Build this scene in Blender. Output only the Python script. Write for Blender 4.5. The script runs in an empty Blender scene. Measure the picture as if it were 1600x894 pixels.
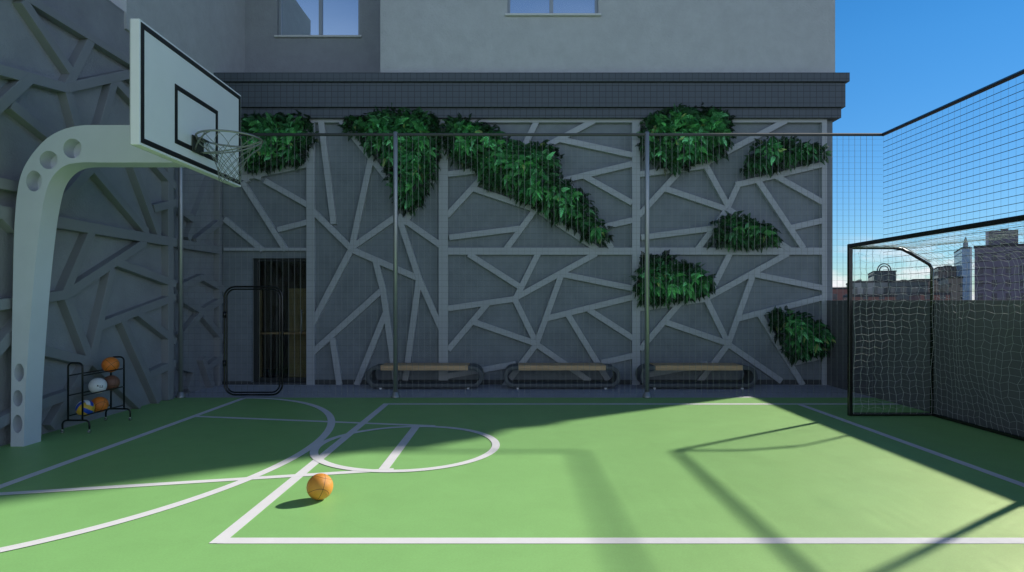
import bpy, math, random
from mathutils import Vector, Matrix, noise
random.seed(7)
sc = bpy.context.scene
COL = sc.collection
R = math.radians
PI = math.pi

# ------------------------------------------------------------------ helpers
class MB:
    def __init__(s): s.v = []; s.f = []; s.m = []; s.c = []
    def add(s, vs, fs, mi=0, col=None):
        b = len(s.v); s.v += [tuple(p) for p in vs]
        for f in fs: s.f.append([b + i for i in f]); s.m.append(mi)
        if col is not None: s.c += [col] * len(vs)
    def box(s, x0, x1, y0, y1, z0, z1, mi=0):
        vs = [(x, y, z) for x in (x0, x1) for y in (y0, y1) for z in (z0, z1)]
        s.add(vs, [(0,1,3,2),(4,6,7,5),(0,4,5,1),(2,3,7,6),(0,2,6,4),(1,5,7,3)], mi)
    def tube(s, pts, r, n=8, closed=False, caps=True, mi=0):
        pts = [Vector(p) for p in pts]
        N = len(pts); rings = []
        up = None
        for i in range(N):
            if closed: t = pts[(i+1) % N] - pts[i-1]
            else: t = pts[min(i+1, N-1)] - pts[max(i-1, 0)]
            t.normalize()
            if up is None:
                up = Vector((0,0,1)) if abs(t.z) < .9 else Vector((1,0,0))
            a = (up - t * up.dot(t))
            if a.length < 1e-5: a = t.orthogonal()
            a.normalize(); b = t.cross(a); up = a
            rr = r[i] if isinstance(r, (list, tuple)) else r
            rings.append([pts[i] + (a*math.cos(2*PI*k/n) + b*math.sin(2*PI*k/n))*rr for k in range(n)])
        vs = [p for ring in rings for p in ring]; fs = []
        for i in range(N if closed else N-1):
            j = (i+1) % N
            for k in range(n):
                k2 = (k+1) % n
                fs.append((i*n+k, i*n+k2, j*n+k2, j*n+k))
        if caps and not closed:
            fs.append(tuple(range(n-1, -1, -1))); fs.append(tuple((N-1)*n+k for k in range(n)))
        s.add(vs, fs, mi)
    def edge(s, a, b, r, n=3):
        a = Vector(a); b = Vector(b); t = (b-a)
        if t.length < 1e-6: return
        t.normalize(); u = t.orthogonal().normalized(); w = t.cross(u)
        vs = []
        for p in (a, b):
            for k in range(n):
                vs.append(p + (u*math.cos(2*PI*k/n) + w*math.sin(2*PI*k/n))*r)
        s.add(vs, [(k, (k+1) % n, n+(k+1) % n, n+k) for k in range(n)])
    def lathe(s, prof, c=(0,0,0), n=20, mi=0):
        vs = []; m = len(prof)
        for k in range(n):
            a = 2*PI*k/n
            for (r, z) in prof: vs.append((c[0]+r*math.cos(a), c[1]+r*math.sin(a), c[2]+z))
        fs = []
        for k in range(n):
            k2 = (k+1) % n
            for i in range(m-1): fs.append((k*m+i, k2*m+i, k2*m+i+1, k*m+i+1))
        s.add(vs, fs, mi)
    def build(s, name, mat, parent=None, smooth=False, bevel=0, colname=None):
        me = bpy.data.meshes.new(name)
        me.from_pydata(s.v, [], s.f)
        mats = mat if isinstance(mat, (list, tuple)) else [mat]
        for mm in mats: me.materials.append(mm)
        if len(mats) > 1: me.polygons.foreach_set('material_index', s.m)
        if smooth: me.polygons.foreach_set('use_smooth', [True]*len(me.polygons))
        if s.c and len(s.c) == len(s.v):
            at = me.color_attributes.new('tint', 'FLOAT_COLOR', 'POINT')
            flat = []
            for c in s.c: flat += [c[0], c[1], c[2], 1.0]
            at.data.foreach_set('color', flat)
        me.update()
        o = bpy.data.objects.new(name, me); COL.objects.link(o)
        if parent: o.parent = parent
        if bevel:
            b = o.modifiers.new('bevel', 'BEVEL'); b.width = bevel; b.segments = 2; b.limit_method = 'ANGLE'; b.angle_limit = R(40)
        return o

def tag(o, label=None, cat=None, group=None, kind=None):
    if label: o['label'] = label
    if cat: o['category'] = cat
    if group: o['group'] = group
    if kind: o['kind'] = kind
    return o
def empty(name, loc=(0,0,0), rz=0, **k):
    o = bpy.data.objects.new(name, None); COL.objects.link(o)
    o.empty_display_size = .1
    o.location = loc; o.rotation_euler = (0,0,rz); tag(o, **k); return o
def local(o, parent):
    """children were modelled in world coordinates around a thing whose empty is not at the origin"""
    for ch in ([o] if not isinstance(o, list) else o):
        ch.location = -Vector(parent.location)
def copy_tree(o, parent=None):
    c = o.copy(); COL.objects.link(c)
    if parent: c.parent = parent
    for ch in [q for q in bpy.data.objects if q.parent == o]: copy_tree(ch, c)
    return c
def rrect(x0, x1, z0, z1, r, n=6):
    pts = []
    for cx, cz, a0 in ((x1-r, z1-r, 0), (x0+r, z1-r, 90), (x0+r, z0+r, 180), (x1-r, z0+r, 270)):
        for k in range(n+1):
            a = R(a0 + 90*k/n); pts.append((cx + r*math.cos(a), cz + r*math.sin(a)))
    return pts

# ------------------------------------------------------------------ materials
def mat(name, col, rough=.6, metal=0, spec=.5, bump=0, bscale=40, var=0, vscale=3, coat=0, stretch=None):
    m = bpy.data.materials.new(name); m.use_nodes = True
    nt = m.node_tree; N = nt.nodes; L = nt.links; b = N['Principled BSDF']
    b.inputs['Base Color'].default_value = (*col, 1); b.inputs['Roughness'].default_value = rough
    b.inputs['Metallic'].default_value = metal; b.inputs['Specular IOR Level'].default_value = spec
    b.inputs['Coat Weight'].default_value = coat
    tc = N.new('ShaderNodeTexCoord'); src = tc.outputs['Object']
    if stretch:
        mp = N.new('ShaderNodeMapping'); mp.inputs['Scale'].default_value = stretch
        L.new(src, mp.inputs[0]); src = mp.outputs[0]
    if var:
        n = N.new('ShaderNodeTexNoise'); n.inputs['Scale'].default_value = vscale; n.inputs['Detail'].default_value = 6
        n.inputs['Roughness'].default_value = .65
        L.new(src, n.inputs['Vector'])
        r = N.new('ShaderNodeMapRange'); r.inputs[1].default_value = .3; r.inputs[2].default_value = .7
        r.inputs[3].default_value = 1-var; r.inputs[4].default_value = 1+var
        L.new(n.outputs['Fac'], r.inputs[0])
        mx = N.new('ShaderNodeMix'); mx.data_type = 'RGBA'; mx.blend_type = 'MULTIPLY'; mx.inputs[0].default_value = 1
        mx.inputs[6].default_value = (*col, 1); L.new(r.outputs[0], mx.inputs[7]); L.new(mx.outputs[2], b.inputs['Base Color'])
    if bump:
        n2 = N.new('ShaderNodeTexNoise'); n2.inputs['Scale'].default_value = bscale; n2.inputs['Detail'].default_value = 4
        L.new(src, n2.inputs['Vector'])
        bp = N.new('ShaderNodeBump'); bp.inputs['Strength'].default_value = bump; bp.inputs['Distance'].default_value = .01
        L.new(n2.outputs['Fac'], bp.inputs['Height']); L.new(bp.outputs[0], b.inputs['Normal'])
    return m

M = {}
M['plaster'] = mat('panel plaster', (.225,.255,.285), .85, bump=.6, bscale=60, var=.16, vscale=2.2)
M['trellis'] = mat('trellis paint', (.44,.465,.50), .6, bump=.15, bscale=80, var=.07, vscale=1.3)
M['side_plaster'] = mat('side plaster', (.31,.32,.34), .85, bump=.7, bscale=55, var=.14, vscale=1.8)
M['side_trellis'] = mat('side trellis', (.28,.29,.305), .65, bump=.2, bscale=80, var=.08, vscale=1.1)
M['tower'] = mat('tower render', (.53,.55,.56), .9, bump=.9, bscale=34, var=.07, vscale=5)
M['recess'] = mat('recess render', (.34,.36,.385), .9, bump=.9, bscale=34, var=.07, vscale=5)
M['parapet'] = mat('parapet render', (.15,.155,.16), .85, bump=.5, bscale=50, var=.12, vscale=1.2)
M['strip'] = mat('concrete strip', (.52,.52,.58), .8, bump=.3, bscale=90, var=.08, vscale=5)
M['skirt'] = mat('dark base course', (.07,.075,.08), .8, bump=.2)
M['white'] = mat('court white', (.93,.92,.95), .5, bump=.1, bscale=200, var=.04, vscale=6)
M['pole_paint'] = mat('pale grey paint', (.74,.775,.83), .42, bump=.04, bscale=150, var=.04, vscale=2)
M['board'] = mat('board white', (.92,.93,.97), .35, var=.02)
M['black'] = mat('black paint', (.006,.006,.007), .5)
M['board_rim'] = mat('board edge', (.55,.57,.58), .5)
M['rim_metal'] = mat('rim steel', (.30,.31,.30), .4, metal=.6)
M['plate'] = mat('olive steel plate', (.05,.055,.045), .5, metal=.3)
M['rope'] = mat('hoop net rope', (.22,.24,.23), .8)
M['net'] = mat('goal net twine', (.62,.64,.62), .7)
M['fence'] = mat('fence steel', (.42,.43,.44), .42, metal=.7, var=.05)
M['rail'] = mat('dark rail steel', (.11,.115,.115), .8, metal=0, spec=.1)
M['wire'] = mat('fence wire', (.30,.31,.31), .5, metal=.3)  # vertical wires' paler base colour stands in for sky reflection
M['wire_dark'] = mat('dark fence wire', (.05,.05,.05), .5, metal=.4)
M['goal'] = mat('goal black', (.012,.012,.012), .25, metal=.2, coat=.3)
M['rack'] = mat('rack black', (.010,.012,.012), .35, metal=.2)
M['chrome'] = mat('caster metal', (.6,.62,.62), .25, metal=.9)
M['tyre'] = mat('caster tyre', (.02,.02,.02), .6)
M['bench_frame'] = mat('bench shell', (.085,.10,.11), .5, bump=.05, var=.06)
M['foot'] = mat('bench foot', (.85,.85,.85), .4)
M['door_frame'] = mat('door frame', (.035,.04,.042), .45, metal=.3)
M['sill'] = mat('window sill', (.72,.73,.72), .5)
M['win_frame'] = mat('window frame', (.36,.40,.44), .4, metal=.3)
M['dark'] = mat('dark interior', (.16,.14,.12), .9)
M['tan'] = mat('tan board', (.34,.27,.15), .7, var=.12)
M['volley_y'] = mat('ball yellow', (.75,.48,.05), .45, bump=.1, bscale=300)
M['volley_b'] = mat('ball blue', (.02,.09,.50), .45, bump=.1, bscale=300)
M['volley_w'] = mat('ball white', (.78,.80,.80), .45, bump=.1, bscale=300, var=.04)
M['city_ground'] = mat('city ground', (.09,.09,.085), .95, var=.3, vscale=.02)

def wood_mat():
    m = mat('bench wood', (.64,.43,.24), .5, bump=.15, bscale=30, stretch=(1,14,14), var=.28, vscale=5); return m
M['wood'] = wood_mat()

def floor_mat():
    m = mat('green court coating', (.16,.40,.095), .5, spec=.25)
    nt = m.node_tree; N = nt.nodes; L = nt.links; b = N['Principled BSDF']
    tc = [n for n in N if n.type == 'TEX_COORD'][0]
    n = N.new('ShaderNodeTexNoise'); n.inputs['Scale'].default_value = 1.1; n.inputs['Detail'].default_value = 12; n.inputs['Roughness'].default_value = .7
    L.new(tc.outputs['Object'], n.inputs['Vector'])
    cr = N.new('ShaderNodeValToRGB')
    cr.color_ramp.elements[0].position = .25; cr.color_ramp.elements[0].color = (.27,.61,.205,1)
    cr.color_ramp.elements[1].position = .75; cr.color_ramp.elements[1].color = (.30,.665,.23,1)
    L.new(n.outputs['Fac'], cr.inputs[0]); # fine grit and faint rubbed patches in the coating
    ng = N.new('ShaderNodeTexNoise'); ng.inputs['Scale'].default_value = 75; ng.inputs['Detail'].default_value = 5; ng.inputs['Roughness'].default_value = .8
    L.new(tc.outputs['Object'], ng.inputs['Vector'])
    ns = N.new('ShaderNodeTexNoise'); ns.inputs['Scale'].default_value = 3.0; ns.inputs['Detail'].default_value = 10; ns.inputs['Roughness'].default_value = .75; ns.inputs['Distortion'].default_value = .6
    L.new(tc.outputs['Object'], ns.inputs['Vector'])
    g1 = N.new('ShaderNodeMapRange'); g1.inputs[1].default_value = .3; g1.inputs[2].default_value = .7; g1.inputs[3].default_value = .90; g1.inputs[4].default_value = 1.08; L.new(ng.outputs['Fac'], g1.inputs[0])
    g2 = N.new('ShaderNodeMapRange'); g2.inputs[1].default_value = .35; g2.inputs[2].default_value = .65; g2.inputs[3].default_value = .955; g2.inputs[4].default_value = 1.03; L.new(ns.outputs['Fac'], g2.inputs[0])
    gm = N.new('ShaderNodeMath'); gm.operation = 'MULTIPLY'; L.new(g1.outputs[0], gm.inputs[0]); L.new(g2.outputs[0], gm.inputs[1])
    gx = N.new('ShaderNodeMix'); gx.data_type = 'RGBA'; gx.blend_type = 'MULTIPLY'; gx.inputs[0].default_value = 1
    L.new(cr.outputs[0], gx.inputs[6]); L.new(gm.outputs[0], gx.inputs[7]); L.new(gx.outputs[2], b.inputs['Base Color'])
    n2 = N.new('ShaderNodeTexNoise'); n2.inputs['Scale'].default_value = 260; n2.inputs['Detail'].default_value = 3
    L.new(tc.outputs['Object'], n2.inputs['Vector'])
    bp = N.new('ShaderNodeBump'); bp.inputs['Strength'].default_value = .18; bp.inputs['Distance'].default_value = .004
    L.new(n2.outputs['Fac'], bp.inputs['Height']); L.new(bp.outputs[0], b.inputs['Normal'])
    n3 = N.new('ShaderNodeTexNoise'); n3.inputs['Scale'].default_value = 2.5; n3.inputs['Detail'].default_value = 6
    L.new(tc.outputs['Object'], n3.inputs['Vector'])
    mr = N.new('ShaderNodeMapRange'); mr.inputs[3].default_value = .36; mr.inputs[4].default_value = .52
    L.new(n3.outputs['Fac'], mr.inputs[0]); L.new(mr.outputs[0], b.inputs['Roughness'])
    gl = N.new('ShaderNodeBsdfGlossy'); gl.inputs['Color'].default_value = (1,.86,.45,1); gl.inputs['Roughness'].default_value = .6
    mx = N.new('ShaderNodeMixShader'); mx.inputs[0].default_value = .10
    out = [n for n in N if n.type == 'OUTPUT_MATERIAL'][0]
    L.new(b.outputs[0], mx.inputs[1]); L.new(gl.outputs[0], mx.inputs[2]); L.new(mx.outputs[0], out.inputs[0])
    return m
M['floor'] = floor_mat()

def tile_mat():
    m = mat('cornice tiles', (.06,.075,.095), .45)
    nt = m.node_tree; N = nt.nodes; L = nt.links; b = N['Principled BSDF']
    tc = [n for n in N if n.type == 'TEX_COORD'][0]
    sp = N.new('ShaderNodeSeparateXYZ'); cb = N.new('ShaderNodeCombineXYZ')
    ad = N.new('ShaderNodeMath'); ad.operation = 'ADD'
    L.new(tc.outputs['Object'], sp.inputs[0]); L.new(sp.outputs[0], ad.inputs[0]); L.new(sp.outputs[1], ad.inputs[1])
    L.new(ad.outputs[0], cb.inputs[0]); L.new(sp.outputs[2], cb.inputs[1])
    br = N.new('ShaderNodeTexBrick'); br.offset = 0; br.inputs['Scale'].default_value = 1
    br.inputs['Brick Width'].default_value = .105; br.inputs['Row Height'].default_value = .095
    br.inputs['Mortar Size'].default_value = .004; br.inputs['Mortar Smooth'].default_value = .2
    br.inputs['Color1'].default_value = (.085,.105,.128,1); br.inputs['Color2'].default_value = (.078,.097,.12,1)
    br.inputs['Mortar'].default_value = (.03,.036,.045,1)
    L.new(cb.outputs[0], br.inputs['Vector']); L.new(br.outputs['Color'], b.inputs['Base Color'])
    bp = N.new('ShaderNodeBump'); bp.inputs['Strength'].default_value = .5; bp.inputs['Distance'].default_value = .004; bp.invert = True
    L.new(br.outputs['Fac'], bp.inputs['Height']); L.new(bp.outputs[0], b.inputs['Normal'])
    return m
M['tile'] = tile_mat()

def mirror_glass():
    m = bpy.data.materials.new('reflecting window glass'); m.use_nodes = True
    nt = m.node_tree; N = nt.nodes; L = nt.links; b = N['Principled BSDF']
    b.inputs['Base Color'].default_value = (.62,.70,.80,1); b.inputs['Metallic'].default_value = .92; b.inputs['Roughness'].default_value = .02
    tc = N.new('ShaderNodeTexCoord'); n = N.new('ShaderNodeTexNoise'); n.inputs['Scale'].default_value = 1.2
    L.new(tc.outputs['Object'], n.inputs[0]); bp = N.new('ShaderNodeBump'); bp.inputs['Strength'].default_value = .03; bp.inputs['Distance'].default_value = .02
    L.new(n.outputs['Fac'], bp.inputs['Height']); L.new(bp.outputs[0], b.inputs['Normal'])
    return m
M['mirror'] = mirror_glass()
def door_glass():
    m = bpy.data.materials.new('dark door glass'); m.use_nodes = True
    nt = m.node_tree; N = nt.nodes; L = nt.links
    for n in list(N):
        if n.type == 'BSDF_PRINCIPLED': N.remove(n)
    out = [n for n in N if n.type == 'OUTPUT_MATERIAL'][0]
    t = N.new('ShaderNodeBsdfTransparent'); t.inputs[0].default_value = (.88,.9,.86,1)
    g = N.new('ShaderNodeBsdfGlossy'); g.inputs[0].default_value = (.6,.65,.65,1); g.inputs['Roughness'].default_value = .02
    fr = N.new('ShaderNodeFresnel'); fr.inputs[0].default_value = 1.5
    mx = N.new('ShaderNodeMixShader'); L.new(fr.outputs[0], mx.inputs[0]); L.new(t.outputs[0], mx.inputs[1]); L.new(g.outputs[0], mx.inputs[2])
    L.new(mx.outputs[0], out.inputs[0]); return m
M['door_glass'] = door_glass()

def leaf_mat():
    m = bpy.data.materials.new('fern leaf'); m.use_nodes = True
    nt = m.node_tree; N = nt.nodes; L = nt.links; b = N['Principled BSDF']
    at = N.new('ShaderNodeAttribute'); at.attribute_name = 'tint'
    L.new(at.outputs['Color'], b.inputs['Base Color'])
    b.inputs['Roughness'].default_value = .58; b.inputs['Specular IOR Level'].default_value = .5
    tr = N.new('ShaderNodeBsdfTranslucent'); L.new(at.outputs['Color'], tr.inputs[0])
    mx = N.new('ShaderNodeMixShader'); mx.inputs[0].default_value = .22
    out = [n for n in N if n.type == 'OUTPUT_MATERIAL'][0]
    L.new(b.outputs[0], mx.inputs[1]); L.new(tr.outputs[0], mx.inputs[2]); L.new(mx.outputs[0], out.inputs[0])
    return m
M['leaf'] = leaf_mat()

def basketball_mat(name, col, seam=(.05,.02,.01)):
    m = mat(name, col, .42, bump=.35, bscale=500, var=.06, vscale=14)
    nt = m.node_tree; N = nt.nodes; L = nt.links; b = N['Principled BSDF']
    tc = [n for n in N if n.type == 'TEX_COORD'][0]
    vm = N.new('ShaderNodeVectorMath'); vm.operation = 'NORMALIZE'; L.new(tc.outputs['Object'], vm.inputs[0])
    sp = N.new('ShaderNodeSeparateXYZ'); L.new(vm.outputs[0], sp.inputs[0])
    def absn(s_):
        a = N.new('ShaderNodeMath'); a.operation = 'ABSOLUTE'; L.new(s_, a.inputs[0]); return a.outputs[0]
    def mm(op, a, bb):
        n = N.new('ShaderNodeMath'); n.operation = op
        for i, q in enumerate((a, bb)):
            if isinstance(q, float): n.inputs[i].default_value = q
            else: L.new(q, n.inputs[i])
        return n.outputs[0]
    ax, az = absn(sp.outputs[0]), absn(sp.outputs[2])
    # side seams: |y| = .42 + .35 x^2
    q = mm('MULTIPLY', sp.outputs[0], sp.outputs[0]); q = mm('MULTIPLY', q, .35); q = mm('ADD', q, .42)
    sd = absn(mm('SUBTRACT', absn(sp.outputs[1]), q))
    d = mm('MINIMUM', mm('MINIMUM', ax, az), sd)
    s = mm('LESS_THAN', d, .017)
    mx = N.new('ShaderNodeMix'); mx.data_type = 'RGBA'; L.new(s, mx.inputs[0])
    src = b.inputs['Base Color'].links[0].from_socket
    L.new(src, mx.inputs[6]); mx.inputs[7].default_value = (*seam, 1); L.new(mx.outputs[2], b.inputs['Base Color'])
    return m
M['bball'] = basketball_mat('orange ball rubber', (.85,.34,.05), (.10,.03,.01))
M['bball3'] = basketball_mat('deep orange ball rubber', (.88,.24,.03), (.10,.03,.01))
M['bball2'] = basketball_mat('brown ball leather', (.23,.105,.065))

def facade_mat(name, wall, win, w=3., h=3.4, mort=.35, var=.15, win2=None):
    m = mat(name, wall, .85)
    nt = m.node_tree; N = nt.nodes; L = nt.links; b = N['Principled BSDF']
    tc = [n for n in N if n.type == 'TEX_COORD'][0]
    sp = N.new('ShaderNodeSeparateXYZ'); cb = N.new('ShaderNodeCombineXYZ'); ad = N.new('ShaderNodeMath'); ad.operation = 'ADD'
    L.new(tc.outputs['Object'], sp.inputs[0]); L.new(sp.outputs[0], ad.inputs[0]); L.new(sp.outputs[1], ad.inputs[1])
    L.new(ad.outputs[0], cb.inputs[0]); L.new(sp.outputs[2], cb.inputs[1])
    br = N.new('ShaderNodeTexBrick'); br.offset = 0; br.inputs['Scale'].default_value = 1
    br.inputs['Brick Width'].default_value = w; br.inputs['Row Height'].default_value = h
    br.inputs['Mortar Size'].default_value = mort*min(w, h); br.inputs['Mortar Smooth'].default_value = 0
    br.inputs['Color1'].default_value = (*win, 1); br.inputs['Color2'].default_value = (*(win2 or win), 1)  # window cells vary between two tones
    L.new(cb.outputs[0], br.inputs['Vector'])
    n = N.new('ShaderNodeTexNoise'); n.inputs['Scale'].default_value = .15; n.inputs['Detail'].default_value = 6
    L.new(tc.outputs['Object'], n.inputs['Vector'])
    cr = N.new('ShaderNodeMapRange'); cr.inputs[1].default_value = .3; cr.inputs[2].default_value = .7; cr.inputs[3].default_value = 1-var; cr.inputs[4].default_value = 1+var
    L.new(n.outputs['Fac'], cr.inputs[0])
    mw = N.new('ShaderNodeMix'); mw.data_type = 'RGBA'; mw.blend_type = 'MULTIPLY'; mw.inputs[0].default_value = 1
    mw.inputs[6].default_value = (*wall, 1); L.new(cr.outputs[0], mw.inputs[7])
    L.new(mw.outputs[2], br.inputs['Mortar']); L.new(br.outputs['Color'], b.inputs['Base Color'])
    r = N.new('ShaderNodeMapRange'); r.inputs[3].default_value = .2; r.inputs[4].default_value = .85
    L.new(br.outputs['Fac'], r.inputs[0]); L.new(r.outputs[0], b.inputs['Roughness'])
    return m

# ------------------------------------------------------------------ key dimensions (metres)
EYE = 1.4
YB = 9.91          # front of the trellis on the rear facade
YW = 9.98          # plaster of the rear facade
XL = -4.82         # front of the trellis on the left wall
XLW = -4.92
XR = 5.24          # inner face of the right parapet
YF = 8.60          # rear fence
XRF = 5.36         # right fence
S = YB / 930.0
def bw(u, v): return ((u-800)*S, EYE + (470-v)*S)                 # picture-traced point on the rear facade plane -> (X, Z)
def lw(u, v):                                                     # on the left wall plane -> (Y, Z)
    y = 930*(-XL)/(800-u); return (y, EYE + (470-v)*y/930)

# ------------------------------------------------------------------ ground, court
g = MB(); g.add([(-4000,-4000,-28),(4000,-4000,-28),(4000,4000,-28),(-4000,4000,-28)], [(0,1,2,3)])
g.build('city_ground', M['city_ground'])['kind'] = 'structure'

c = MB(); c.box(XLW-.3, XR+.02, -4, YF, -.35, 0)
court = c.build('court_floor', M['floor']); court['kind'] = 'structure'
c = MB(); c.box(XLW-.3, XR+.02, YF, YW+.3, -.35, -.002)
strip = c.build('concrete_path', M['strip']); strip['kind'] = 'structure'

def flat_line(name, polys, z):
    m = MB()
    for p in polys: m.add([(x, y, z) for x, y in p], [tuple(range(len(p)))])
    o = m.build(name, M['white'], court); return o
def seg(x0, y0, x1, y1, w=.085):
    d = Vector((x1-x0, y1-y0)); n = Vector((-d.y, d.x)).normalized()*w/2
    return [(x0+n.x, y0+n.y), (x1+n.x, y1+n.y), (x1-n.x, y1-n.y), (x0-n.x, y0-n.y)][::-1]
def ring(cx, cy, ax, ay, a0, a1, w=.085, n=64):
    out = []
    for k in range(n):
        t0 = R(a0+(a1-a0)*k/n); t1 = R(a0+(a1-a0)*(k+1)/n)
        q = []
        for t, s_ in ((t0, -1), (t1, -1), (t1, 1), (t0, 1)):
            q.append((cx+(ax+s_*w/2)*math.cos(t), cy+(ay+s_*w/2)*math.sin(t)))
        out.append([q[3], q[2], q[1], q[0]][::-1] if False else [q[3],q[2],q[1],q[0]])
    return out
K = 1.4/1.7
flat_line('football_sideline', [seg(-1.74+.04, 3.47, XR-.01, 3.47, .085)], .0020)
flat_line('football_sideline', [seg(-1.74+.04, 8.06, XR-.01, 8.06, .095)], .0020)
flat_line('football_halfway_line', [seg(-1.705, 3.43, -1.705, 8.105, .085)], .0026)
flat_line('football_goal_line', [seg(3.88, -3.9, 3.88, 8.01, .085)], .0026)
flat_line('basketball_baseline', [seg(-3.85, -1.0, -3.85, 8.55, .085)], .0020)
flat_line('three_point_line', ring(-3.85, 5.74, 1.93, 2.80, -90, 90, .085, 90), .0050)
flat_line('key_line', [seg(-3.81, 7.19, -.86, 6.64, .075)], .0032)
flat_line('key_line', [seg(-3.81, 4.28, -.98, 4.93, .075)], .0032)
flat_line('free_throw_line', [seg(-1.065, 6.60, -1.065, 4.93, .085)], .0038)
flat_line('free_throw_circle', ring(-1.01, 5.745, .855, .865, 0, 360, .075, 96), .0044)

# ------------------------------------------------------------------ relief bars
def cross(p, q, r, s):
    def o(a, b, c_): return (b[0]-a[0])*(c_[1]-a[1])-(b[1]-a[1])*(c_[0]-a[0])
    return o(p,q,r)*o(p,q,s) < 0 and o(r,s,p)*o(r,s,q) < 0
def quad(a, b, w):
    d = Vector((b[0]-a[0], b[1]-a[1])); n = Vector((-d.y, d.x)).normalized()*w/2
    return [(a[0]+n.x, a[1]+n.y), (b[0]+n.x, b[1]+n.y), (b[0]-n.x, b[1]-n.y), (a[0]-n.x, a[1]-n.y)]
def inside(p, q):
    sg = None
    for i in range(4):
        a, b = q[i], q[(i+1) % 4]
        s_ = (b[0]-a[0])*(p[1]-a[1])-(b[1]-a[1])*(p[0]-a[0]) > 0
        if sg is None: sg = s_
        elif sg != s_: return False
    return True
def overlap(q1, q2):
    for i in range(4):
        for j in range(4):
            if cross(q1[i], q1[(i+1) % 4], q2[j], q2[(j+1) % 4]): return True
    return any(inside(p, q2) for p in q1) or any(inside(p, q1) for p in q2)
def relief(segs, to3, depth, step=.0022):
    """segs: (a, b, width) in wall coordinates; touching bars get different heights so no two faces share a plane"""
    qs = [quad(a, b, w) for a, b, w in segs]; lev = []
    for i, q in enumerate(qs):
        used = {lev[j] for j in range(i) if overlap(q, qs[j])}
        l = 0
        while l in used: l += 1
        lev.append(l)
    m = MB()
    for q, l in zip(qs, lev):
        vs = [to3(a, b, depth - .0 - l*step) for a, b in q] + [to3(a, b, -.02) for a, b in q]
        m.add(vs, [(0,1,2,3),(4,7,6,5),(0,4,5,1),(1,5,6,2),(2,6,7,3),(3,7,4,0)])
    return m

def upperB(du, extra):
    s_ = [((1000,272),(1103,259)),((1103,258),(1138,322)),((998,337),(1060,270)),((1038,294),(1136,327)),
          ((1137,325),(1156,284)),((1150,289),(1288,256)),((1184,281),(1256,388)),((1213,275),(1288,317)),
          ((1236,356),(1288,344)),((1137,326),(1234,390)),((1136,328),(1090,390)),((1002,371),(1112,357)),
          ((1229,188),(1100,256)),((1046,188),(1103,260)),((1139,188),(1103,260))]
    if extra: s_.append(((1173,217),(1288,242)))
    return [((a[0]+du, a[1]), (b[0]+du, b[1])) for a, b in s_]
def lowerA(du):
    s_ = [((732,397),(815,450)),((841,396),(806,466)),((932,396),(803,467)),((876,428),(990,451)),((700,482),(806,467)),
          ((763,473),(700,547)),((739,503),(838,537)),((804,467),(839,538)),((877,430),(838,538)),((853,498),(990,464)),
          ((887,491),(955,602)),((920,484),(990,529)),((940,567),(990,556)),((839,537),(788,604)),((838,538),(922,596)),((698,588),(806,569))]
    return [((a[0]+du, a[1]), (b[0]+du, b[1])) for a, b in s_]
leftpan = [((501,188),(521,350)),((488,329),(550,390)),((579,250),(549,388)),((532,188),(622,300)),((622,336),(549,387)),((622,337),(692,386)),
   ((622,337),(654,434)),((680,272),(630,350)),((549,390),(656,436)),((549,388),(488,505)),((586,406),(599,456)),((598,452),(619,602)),
   ((598,452),(488,551)),((602,490),(557,602)),((519,528),(530,602)),((655,432),(632,602)),((652,430),(692,520))]
doorpan = [((352,283),(480,257)),((413,282),(480,320)),((378,284),(446,391)),((350,342),(410,391)),((433,359),(480,347)),((362,188),(385,284)),((430,188),(402,280))]
TOP = 187.0
segs = []
VW = .135
def vert(u, v0, v1, w=VW): segs.append((bw(u, v0), bw(u, v1), w))
def horz(v, u0, u1, w=.095): segs.append((bw(u0, v), bw(u1, v), w))
vert(485, 184, 604); vert(692.5, 184, 604, .155); vert(994, 184, 604, .135); vert(1288.5, 184, 604, .085)
horz(187.3, 349, 1292, .085); horz(392.5, 692, 1290, .12); horz(389.5, 349, 486, .05)
for a, b in upperB(0, False) + upperB(-300, True) + lowerA(0) + lowerA(300): segs.append((bw(*a), bw(*b), .096))
for a, b in leftpan: segs.append((bw(*a), bw(*b), .10))
for a, b in doorpan: segs.append((bw(*a), bw(*b), .09))
def back3(a, b, h): return (a, YW - h, b)

# ------------------------------------------------------------------ apartment building
bld = empty('apartment_building', (0, YW, 0), label='tall grey rendered apartment building behind the court with tiled cornice and geometric relief', cat='building')
def wall_holes(m, x0, x1, z0, z1, holes, yf, t):
    """a wall facing -Y with rectangular holes (x0,x1,z0,z1)"""
    xs = sorted({x0, x1, *[h[0] for h in holes], *[h[1] for h in holes]}); zs = sorted({z0, z1, *[h[2] for h in holes], *[h[3] for h in holes]})
    def ish(cx, cz): return any(h[0] < cx < h[1] and h[2] < cz < h[3] for h in holes)
    for i in range(len(xs)-1):
        for j in range(len(zs)-1):
            if ish((xs[i]+xs[i+1])/2, (zs[j]+zs[j+1])/2): continue
            a, b, c0, d = xs[i], xs[i+1], zs[j], zs[j+1]
            m.add([(a,yf,c0),(b,yf,c0),(b,yf,d),(a,yf,d)], [(0,1,2,3)])
            m.add([(a,yf+t,c0),(b,yf+t,c0),(b,yf+t,d),(a,yf+t,d)], [(3,2,1,0)])
    for h in list(holes) + [(x0, x1, z0, z1)]:
        a, b, c0, d = h
        p = [(a,c0),(b,c0),(b,d),(a,d)]
        for k in range(4):
            q, r_ = p[k], p[(k+1) % 4]
            m.add([(q[0],yf,q[1]),(r_[0],yf,r_[1]),(r_[0],yf+t,r_[1]),(q[0],yf+t,q[1])], [(0,1,2,3)])
XE = 5.375
door = (bw(390,0)[0], bw(481,0)[0], 0, bw(0,403)[1])
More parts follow.
